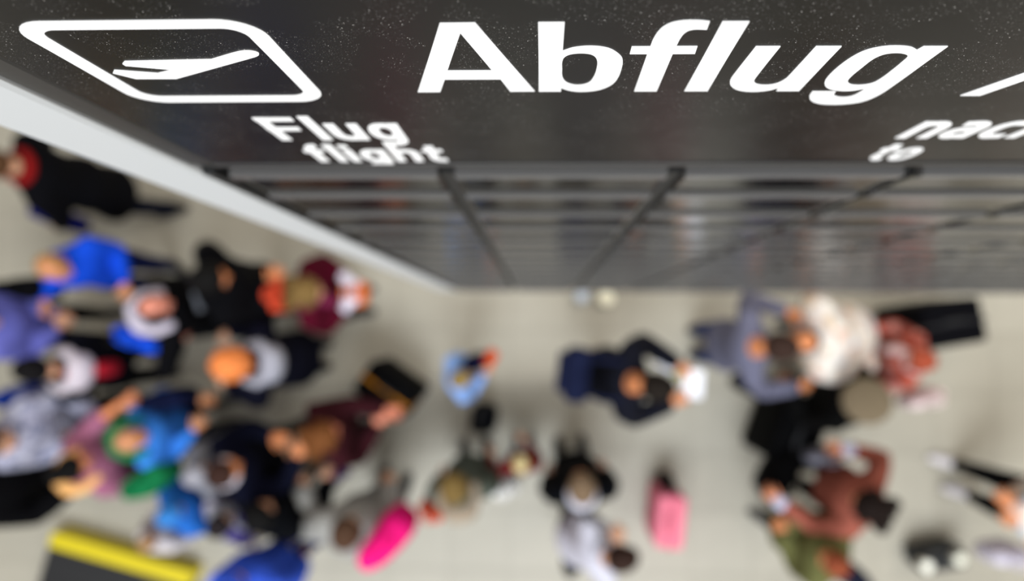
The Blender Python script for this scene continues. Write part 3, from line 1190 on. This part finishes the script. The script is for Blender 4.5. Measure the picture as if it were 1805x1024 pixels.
# ------------------------------------------------------------------ the crowd, from the far left round to the right
FLORAL = mat('floral_print', (205, 195, 185), 0.85, 'floral', 0.2, color2=[(216, 208, 200), (202, 192, 186), (222, 216, 208), (206, 168, 152), (176, 182, 192), (218, 212, 204), (200, 176, 150), (212, 204, 198)], scale=15)
PATTERN = mat('lavender_print', (150, 150, 170), 0.85, 'floral', 0.2, color2=[(158, 158, 178), (146, 146, 168), (170, 170, 188), (100, 104, 130), (180, 180, 196)], scale=26)
PURPLE = mat('purple_print', (150, 140, 175), 0.85, 'floral', 0.2, color2=[(186, 180, 196), (70, 60, 130), (150, 150, 160), (60, 50, 110), (150, 140, 110)], scale=14)
PINKRED = mat('rust_print', (160, 80, 66), 0.85, 'floral', 0.2, color2=[(168, 78, 62), (150, 66, 52), (190, 130, 122), (120, 60, 55), (176, 88, 70)], scale=16)

person('p1', -20, 288, 1.82, 195, 'person in a long black coat and red scarf, mostly cut off at the upper left', hair=(82, 56, 36), top=(7, 7, 11), legs=(14, 17, 32), hem=0.52, scarf=(130, 22, 22), stride=0.75, right='bent', left='swing', bulk=0.05)
person('p2', 90, 472, 1.70, -40, 'fair-haired person in a bright blue jacket below the long black coat', hair=(150, 116, 66), style='bald_top', skin=SK_TAN, top=(20, 72, 205), legs=(12, 22, 66), right=(78, 527, 1.15), left='belly', bulk=0.026)
tote(22, 506, 1.3, 'black shoulder bag between the bright blue jacket and the lavender sweater', (7, 7, 9), w_=0.3, d_=0.16, h_=0.34, rz=5)
person('p3', -46, 570, 1.70, 8, 'person in a lavender sweater, head cut off by the left edge', hair=(60, 45, 35), top=(96, 98, 172), legs=(6, 6, 9), right='belly', left='belly', bulk=0.035)
person('p4', 268, 540, 1.72, 20, 'balding person in a black jacket with a white hood at the left', skin=SK_PINK, hair=(62, 44, 36), style='bald_top', top=(7, 7, 10), legs=(10, 10, 16), hood=(196, 188, 204), right=(318, 602, 1.15), left='belly', bulk=0.035)
tote(232, 598, 1.42, 'bright blue bag on the shoulder of the balding person', (24, 78, 215), w_=0.32, d_=0.10, h_=0.3, rz=-28)
person('p5', 368, 492, 1.82, 15, 'black-haired person in a black padded coat holding a phone, beside the balding person', skin=SK_ORANGE, hair=(8, 7, 7), style='bob', top=(6, 6, 9), legs=(12, 14, 26), left=(408, 486, 1.2), right='phone', bulk=0.06, hem=0.6)
tote(444, 520, 1.2, 'navy bag between the black padded coat and the orange-red tote', (18, 20, 44), w_=0.24, d_=0.14, h_=0.32, rz=20)
tote(481, 520, 1.42, 'tall narrow orange-red tote bag beside the person in maroon', (205, 74, 48), w_=0.22, d_=0.07, h_=0.34, rz=88)
person('p7', 540, 514, 1.66, 2, 'brown-haired person in a maroon jacket with white mittens reaching forward', hair=(112, 88, 50), style='long', top=(72, 8, 28), legs=(40, 12, 22), right=(608, 543, 1.15), left=(606, 487, 1.15), gloves=(214, 208, 224), scarf=(120, 40, 75), bulk=0.035)
tote(619, 516, 1.12, 'round orange bag held between two white mittens', (222, 112, 46), w_=0.19, d_=0.17, h_=0.2, rz=90)
person('p8', 404, 642, 1.70, 178, 'ginger-haired person in a navy coat with a light grey hood', hair=(216, 124, 66), style='curly', top=(9, 10, 24), legs=(12, 13, 30), hood=(158, 158, 170), right='bent', left='bent', bulk=0.06, hem=0.6)
person('p10', 52, 652, 1.70, 172, 'black-haired person in a dark jacket with a white hood near the left edge', hair=(10, 8, 10), top=(8, 9, 18), hood=(200, 190, 200), legs=(10, 9, 12), right='belly', left='belly', bulk=0.03)
tote(140, 656, 1.36, 'red bag hanging by the white hood near the left edge', (170, 30, 44), w_=0.26, d_=0.10, h_=0.28, rz=12)
tote(14, 702, 1.3, 'dark blue bag at the left edge above the lavender print shirt', (24, 54, 140), w_=0.26, d_=0.16, h_=0.3, rz=10)
person('p12', -14, 782, 1.76, -20, 'person in a pale lavender print shirt cut by the left edge', hair=(70, 60, 50), top=(150, 150, 170), topmat=PATTERN, legs=(8, 8, 12), right='belly', left='bent', bulk=0.045)
person('p13', 125, 824, 1.66, 40, 'black-haired person in a mauve sweater with a peach shawl, one bare arm stretched out', skin=(222, 138, 92), hair=(7, 6, 6), style='bun', top=(150, 92, 118), legs=(60, 40, 60), sleeve=1, left=(236, 690, 1.45), right='bent', hood=(236, 178, 112), bulk=0.045)
person('p13b', -64, 872, 1.72, 20, 'person in a black coat cut by the left edge, beside the peach shawl', hair=(10, 9, 9), top=(5, 5, 7), legs=(6, 6, 8), hem=0.55, right='bent', left='bent', bulk=0.06)
person('p15', 228, 776, 1.62, 12, 'tan-haired person in a sky blue jacket with a green hood', hair=(146, 112, 82), style='bald_top', skin=SK_TAN, top=(58, 128, 222), legs=(10, 14, 34), hood=(22, 112, 66), right='belly', left='bent', bulk=0.03)
tote(244, 852, 1.3, 'green bag between the sky blue jacket and the mauve sweater', (22, 112, 66), w_=0.30, d_=0.18, h_=0.34, rz=40)
tote(274, 708, 1.38, 'navy bag on the shoulder of the sky blue jacket', (12, 18, 46), w_=0.30, d_=0.14, h_=0.34, rz=12)
person('p16', 346, 836, 1.34, 25, 'child in a grey jacket with the grey hood up', hair=(60, 50, 44), hood=(150, 148, 156), hoodup=True, top=(134, 134, 142), legs=(60, 60, 68), right='belly', left='belly', bulk=0.05)
person('p17', 392, 834, 1.76, 30, 'dark-haired person in a navy jacket with a white collar, hand stretched forward', hair=(52, 32, 26), skin=SK_ORANGE, top=(8, 10, 26), legs=(8, 9, 18), collar=(220, 212, 222), right=(526, 806, 1.3), left='phone', bulk=0.035)
person('p18', 258, 956, 1.08, 70, 'tan-haired child in a white top beside the yellow edged platform', hair=(160, 124, 88), skin=SK_TAN, top=(198, 190, 190), legs=(60, 80, 130), right='bent', left='bent', bulk=0.045)
person('p20', 298, 908, 1.34, 40, 'child in a sky blue jacket and a blue knitted hat', hair=(40, 30, 24), hat=(60, 130, 205), top=(40, 104, 190), legs=(12, 18, 44), right='bent', left='bent', bulk=0.05)
person('p21', 386, 926, 1.40, 50, 'dark-haired child in a purple and white print jacket', hair=(34, 28, 30), style='bob', top=(150, 140, 175), topmat=PURPLE, legs=(26, 26, 60), right='bent', left='bent', bulk=0.05)
person('p22', 406, 1040, 1.66, 85, 'person in a royal blue jacket at the bottom edge', hair=(44, 40, 90), style='short', hat=(60, 92, 214), top=(62, 98, 226), legs=(36, 36, 110), right='side', left='side', bulk=0.06)
person('p23', 456, 910, 1.62, 60, 'black-haired person in a black coat holding a light grey bag', hair=(7, 6, 6), style='bob', top=(5, 6, 9), legs=(7, 7, 10), right='bent', left='bent', bulk=0.06)
tote(517, 905, 1.0, 'light grey shopping bag beside the black coat', (168, 168, 186), w_=0.22, d_=0.09, h_=0.3, rz=60)
person('p24', 570, 768, 1.68, 30, 'auburn long-haired person in a dark maroon jacket reaching for a black suitcase', hair=(104, 62, 30), style='long', top=(50, 18, 24), legs=(24, 24, 30), right=(664, 752, 1.05), left=(676, 722, 1.2), skin=(216, 132, 104), bulk=0.04)
suitcase(678, 690, 'black suitcase with amber edges in front of the auburn-haired person', (5, 5, 6), w_=0.44, d_=0.30, h_=0.60, rz=-35, edge=(170, 110, 30), handle=0.0)
person('p25', 610, 938, 1.68, 72, 'dark-haired person in a wide light grey jacket with both arms out', hair=(72, 50, 36), style='bob', top=(148, 146, 142), legs=(150, 146, 142), right=(690, 862, 0.95), left=(534, 868, 1.05), bulk=0.085, pitch=20)
tote(672, 962, 1.5, 'big magenta pink bag beside the wide light grey jacket', (232, 26, 120), w_=0.40, d_=0.22, h_=0.40, rz=48)
tote(600, 836, 0.9, 'small purple pouch by the grey sleeve', (84, 26, 140), w_=0.10, d_=0.05, h_=0.1, rz=0, name='pouch', cat='pouch')
person('p26', 800, 858, 1.62, 96, 'brown-blond person in a grey green coat with a beige fur hood', hair=(112, 90, 50), style='bob', top=(80, 86, 78), legs=(24, 30, 28), hood=(158, 142, 124), right='side', left='side', bulk=0.03, hem=0.6, pitch=24)
tote(757, 905, 1.15, 'small orange red bag at the side of the grey green coat', (206, 74, 44), w_=0.19, d_=0.09, h_=0.22, rz=-35)
person('p27', 813, 668, 1.28, 20, 'child with sandy hair in a pale blue jacket and navy trousers', hair=(140, 118, 70), top=(134, 168, 226), legs=(12, 16, 42), right='belly', left='belly', bulk=0.03)
tote(836, 640, 1.06, 'small navy bag on the shoulder of the sandy-haired child', (10, 14, 44), w_=0.18, d_=0.12, h_=0.26, rz=20)
tote(862, 632, 0.98, 'small orange bag beside the sandy-haired child', (226, 90, 40), w_=0.13, d_=0.09, h_=0.2, rz=60)
suitcase(848, 742, 'small black trolley case left of the child in dark red', (8, 10, 16), w_=0.2, d_=0.18, h_=0.42, rz=85)
person('p28', 918, 816, 1.06, 92, 'blond child in a dark red top and teal jeans', hair=(204, 184, 134), style='bob', top=(112, 6, 18), legs=(66, 100, 120), left=(866, 806, 0.75), right='belly', bulk=0.03)
tote(890, 866, 0.42, 'white carrier bag on the floor beside the blond child', (232, 230, 226), w_=0.22, d_=0.14, h_=0.36, rz=20)
person('p29', 1026, 858, 1.72, 96, 'grey-brown-haired person in a black coat with a pale collar', hair=(112, 92, 72), skin=SK_ORANGE, top=(6, 7, 11), legs=(8, 8, 12), collar=(196, 196, 210), right='side', left='side', bulk=0.026, hem=0.6, pitch=24)
person('p30', 1100, 984, 1.70, 20, 'brown-haired person in a pale grey jacket and dark trousers at the bottom', hair=(46, 30, 24), top=(196, 194, 206), legs=(30, 29, 27), right='belly', left='belly', bulk=0.026, lean=20)
tote(1012, 992, 0.85, 'black shoulder bag beside the pale grey jacket', (8, 9, 12), w_=0.24, d_=0.12, h_=0.3, rz=70)
person('p31', 1162, 682, 1.80, -6, 'dark-haired person in a charcoal jacket reading a white sheet with bent head', skin=SK_ORANGE, hair=(28, 22, 17), style='short', top=(20, 21, 30), legs=(12, 13, 22), right=(1182, 712, 1.18), left=(1192, 640, 1.18), bulk=0.045, pitch=48, lean=12, shoe=(70, 24, 24), nocollar=True)
backpack('p31', 'navy rucksack with a pale edge on the person reading the white sheet', (22, 27, 52), (30, 36, 66), w_=0.36, d_=0.16, h_=0.42)
flat_sheet(1222, 677, 1.2, 'white sheet of paper held by the person with bent head', 0.135, 0.19, -4, (238, 238, 246))
flat_sheet(1172, 644, 1.15, 'folded white leaflet under the left hand of the person with bent head', 0.14, 0.055, -30, (220, 220, 232), name='leaflet')
tote(1192, 660, 1.1, 'small lime green pouch next to the white sheet', (176, 186, 40), w_=0.05, d_=0.03, h_=0.06, name='pouch', cat='pouch')
person('p32', 1380, 612, 1.76, 2, 'dark-haired person in a grey lavender jacket and blue jeans facing the floral jacket', skin=SK_ORANGE, hair=(52, 36, 30), style='short', top=(102, 102, 122), legs=(38, 54, 104), right=(1404, 682, 1.1), left=(1384, 548, 1.2), bulk=0.035, pitch=45, nocollar=True)
tote(1338, 686, 0.95, 'black shoulder bag with a white tag beside the grey lavender jacket', (8, 8, 12), w_=0.3, d_=0.12, h_=0.28, rz=-25)
person('p33', 1416, 602, 1.72, 184, 'person in a white floral jacket bending forward', skin=SK_ORANGE, hair=(70, 46, 34), style='bald_top', top=(205, 196, 188), topmat=FLORAL, legs=(150, 142, 136), lean=48, pitch=-30, right='hold', left=(1530, 640, 0.9), bulk=0.085)
person('p34', 1622, 634, 1.36, 165, 'auburn-haired child in a rust red print jacket with a pale pink scarf', hair=(156, 72, 50), style='curly', skin=(222, 180, 170), top=(165, 78, 62), topmat=PINKRED, legs=(50, 40, 50), scarf=(222, 192, 192), right='bent', left='bent', bulk=0.05)
tote(1640, 704, 1.1, 'pale pink bag at the elbow of the rust red print jacket', (226, 206, 206), w_=0.24, d_=0.09, h_=0.26, rz=28)
suitcase(1684, 570, 'large black suitcase near the rust red print jacket', (7, 7, 11), w_=0.44, d_=0.33, h_=0.72, rz=10)
person('p35', 1522, 706, 1.58, 135, 'person in black with a round taupe beret', hair=(14, 12, 10), beret=(118, 104, 84), top=(7, 7, 7), legs=(8, 8, 8), right='bent', left='bent', bulk=0.045)
person('p36', 1532, 892, 1.72, 152, 'long-haired dark brunette in a rust jacket and black trousers', hair=(20, 10, 7), style='long', skin=(214, 138, 100), top=(150, 84, 70), legs=(5, 5, 6), right=(1494, 792, 1.15), left=(1376, 886, 1.05), cuffs=(196, 196, 220), bulk=0.035, pitch=24, stride=0.3)
tote(1462, 808, 0.95, 'silver grey bag in front of the rust jacket', (126, 124, 136), w_=0.24, d_=0.1, h_=0.24, rz=10)
suitcase(1410, 770, 'black suitcase pulled by the dark brunette', (4, 4, 5), w_=0.46, d_=0.34, h_=0.7, rz=70)
tote(1386, 848, 0.9, 'black bag between the black suitcase and the olive parka', (5, 5, 6), w_=0.34, d_=0.2, h_=0.34, rz=60)
person('p37', 1472, 994, 1.54, 150, 'auburn-haired person in an olive green parka', hair=(132, 66, 42), skin=SK_ORANGE, top=(96, 96, 58), legs=(16, 22, 44), right='belly', left='belly', bulk=0.06, hem=0.55)
tote(1506, 1022, 0.9, 'navy grey bag beside the olive green parka', (36, 38, 56), w_=0.32, d_=0.16, h_=0.3, rz=-30)
person('p39', 1945, 938, 1.74, 165, 'person in a pale print blouse, black trousers and white shoes cut by the right edge', hair=(60, 44, 34), skin=SK_ORANGE, top=(200, 190, 184), topmat=FLORAL, legs=(5, 5, 8), shoe=(214, 208, 212), right=(1796, 900, 1.1), left='belly', bulk=0.035, stride=0.25)
tote(1792, 986, 1.0, 'pale lilac bag at the lower right corner', (206, 200, 216), w_=0.26, d_=0.12, h_=0.28, rz=8)
suitcase(1664, 988, 'low grey case with two cups on top at the lower right', (62, 62, 62), w_=0.36, d_=0.18, h_=0.24, rz=10)
suitcase(1184, 922, 'pink suitcase standing alone on the floor', (232, 128, 148), w_=0.40, d_=0.22, h_=0.52, rz=84, trim=(190, 90, 110))
tote(1180, 856, 0.42, 'small dark bag on the floor behind the pink suitcase', (40, 30, 30), w_=0.12, d_=0.1, h_=0.3, rz=80)
cup(1636, 999, 0.409, 'cream lidded cup on the low grey case, the left one of two', (235, 230, 215), (250, 248, 235))
cup(1694, 987, 0.409, 'cream lidded cup on the low grey case, the right one of two', (235, 230, 215), (246, 244, 226))
cup(1069, 525, 0.161, 'cream lidded cup standing in for a glint on the floor under the board edge', (240, 232, 205), (254, 250, 224), 1.4)  # added cup, its bright lid imitates a specular glint near the floor
cup(1026, 522, 0.138, 'pale blue cup standing in for a fainter glint beside the cream one', (190, 200, 215), (190, 202, 220), 1.2)  # also added, the pale lid imitates a dimmer bluish glint
tote(80, 380, 0.5, 'deep blue bag carried by the person in the long black coat', (18, 26, 120), w_=0.32, d_=0.14, h_=0.36, rz=-20)
phone(352, 530, 1.3, 'phone with a grey screen in the hands of the black padded coat', 20, (96, 100, 108))

# --- low black platform with a yellow edge, bottom left
ZP = 0.22
A_, B_ = at(92, 938, ZP), at(336, 1008, ZP)
dx_ = (B_ - A_)
ang = math.atan2(dx_.y, dx_.x)
ln_ = dx_.length
pl = tag(empty('platform', (A_.x, A_.y, 0), ang), 'low black platform with a yellow front edge at the lower left', 'platform')
bevel_box('deck', 0, ln_, -0.95, -0.12, 0.02, ZP - 0.004, 0.008, mat('black_rubber', (20, 20, 23), 0.6), pl)
bevel_box('edge_strip', -0.01, ln_ + 0.01, -0.125, 0, 0.0, ZP, 0.01, mat('signal_yellow', (208, 188, 12), 0.5), pl)['label'] = 'yellow edge strip'
for k_ in range(6):
    bevel_box('tread_rib', 0.04, ln_ - 0.04, -0.9 + k_ * 0.13, -0.86 + k_ * 0.13, ZP - 0.005, ZP + 0.002, 0.001, mat('black_rubber', (20, 20, 23), 0.6), pl)
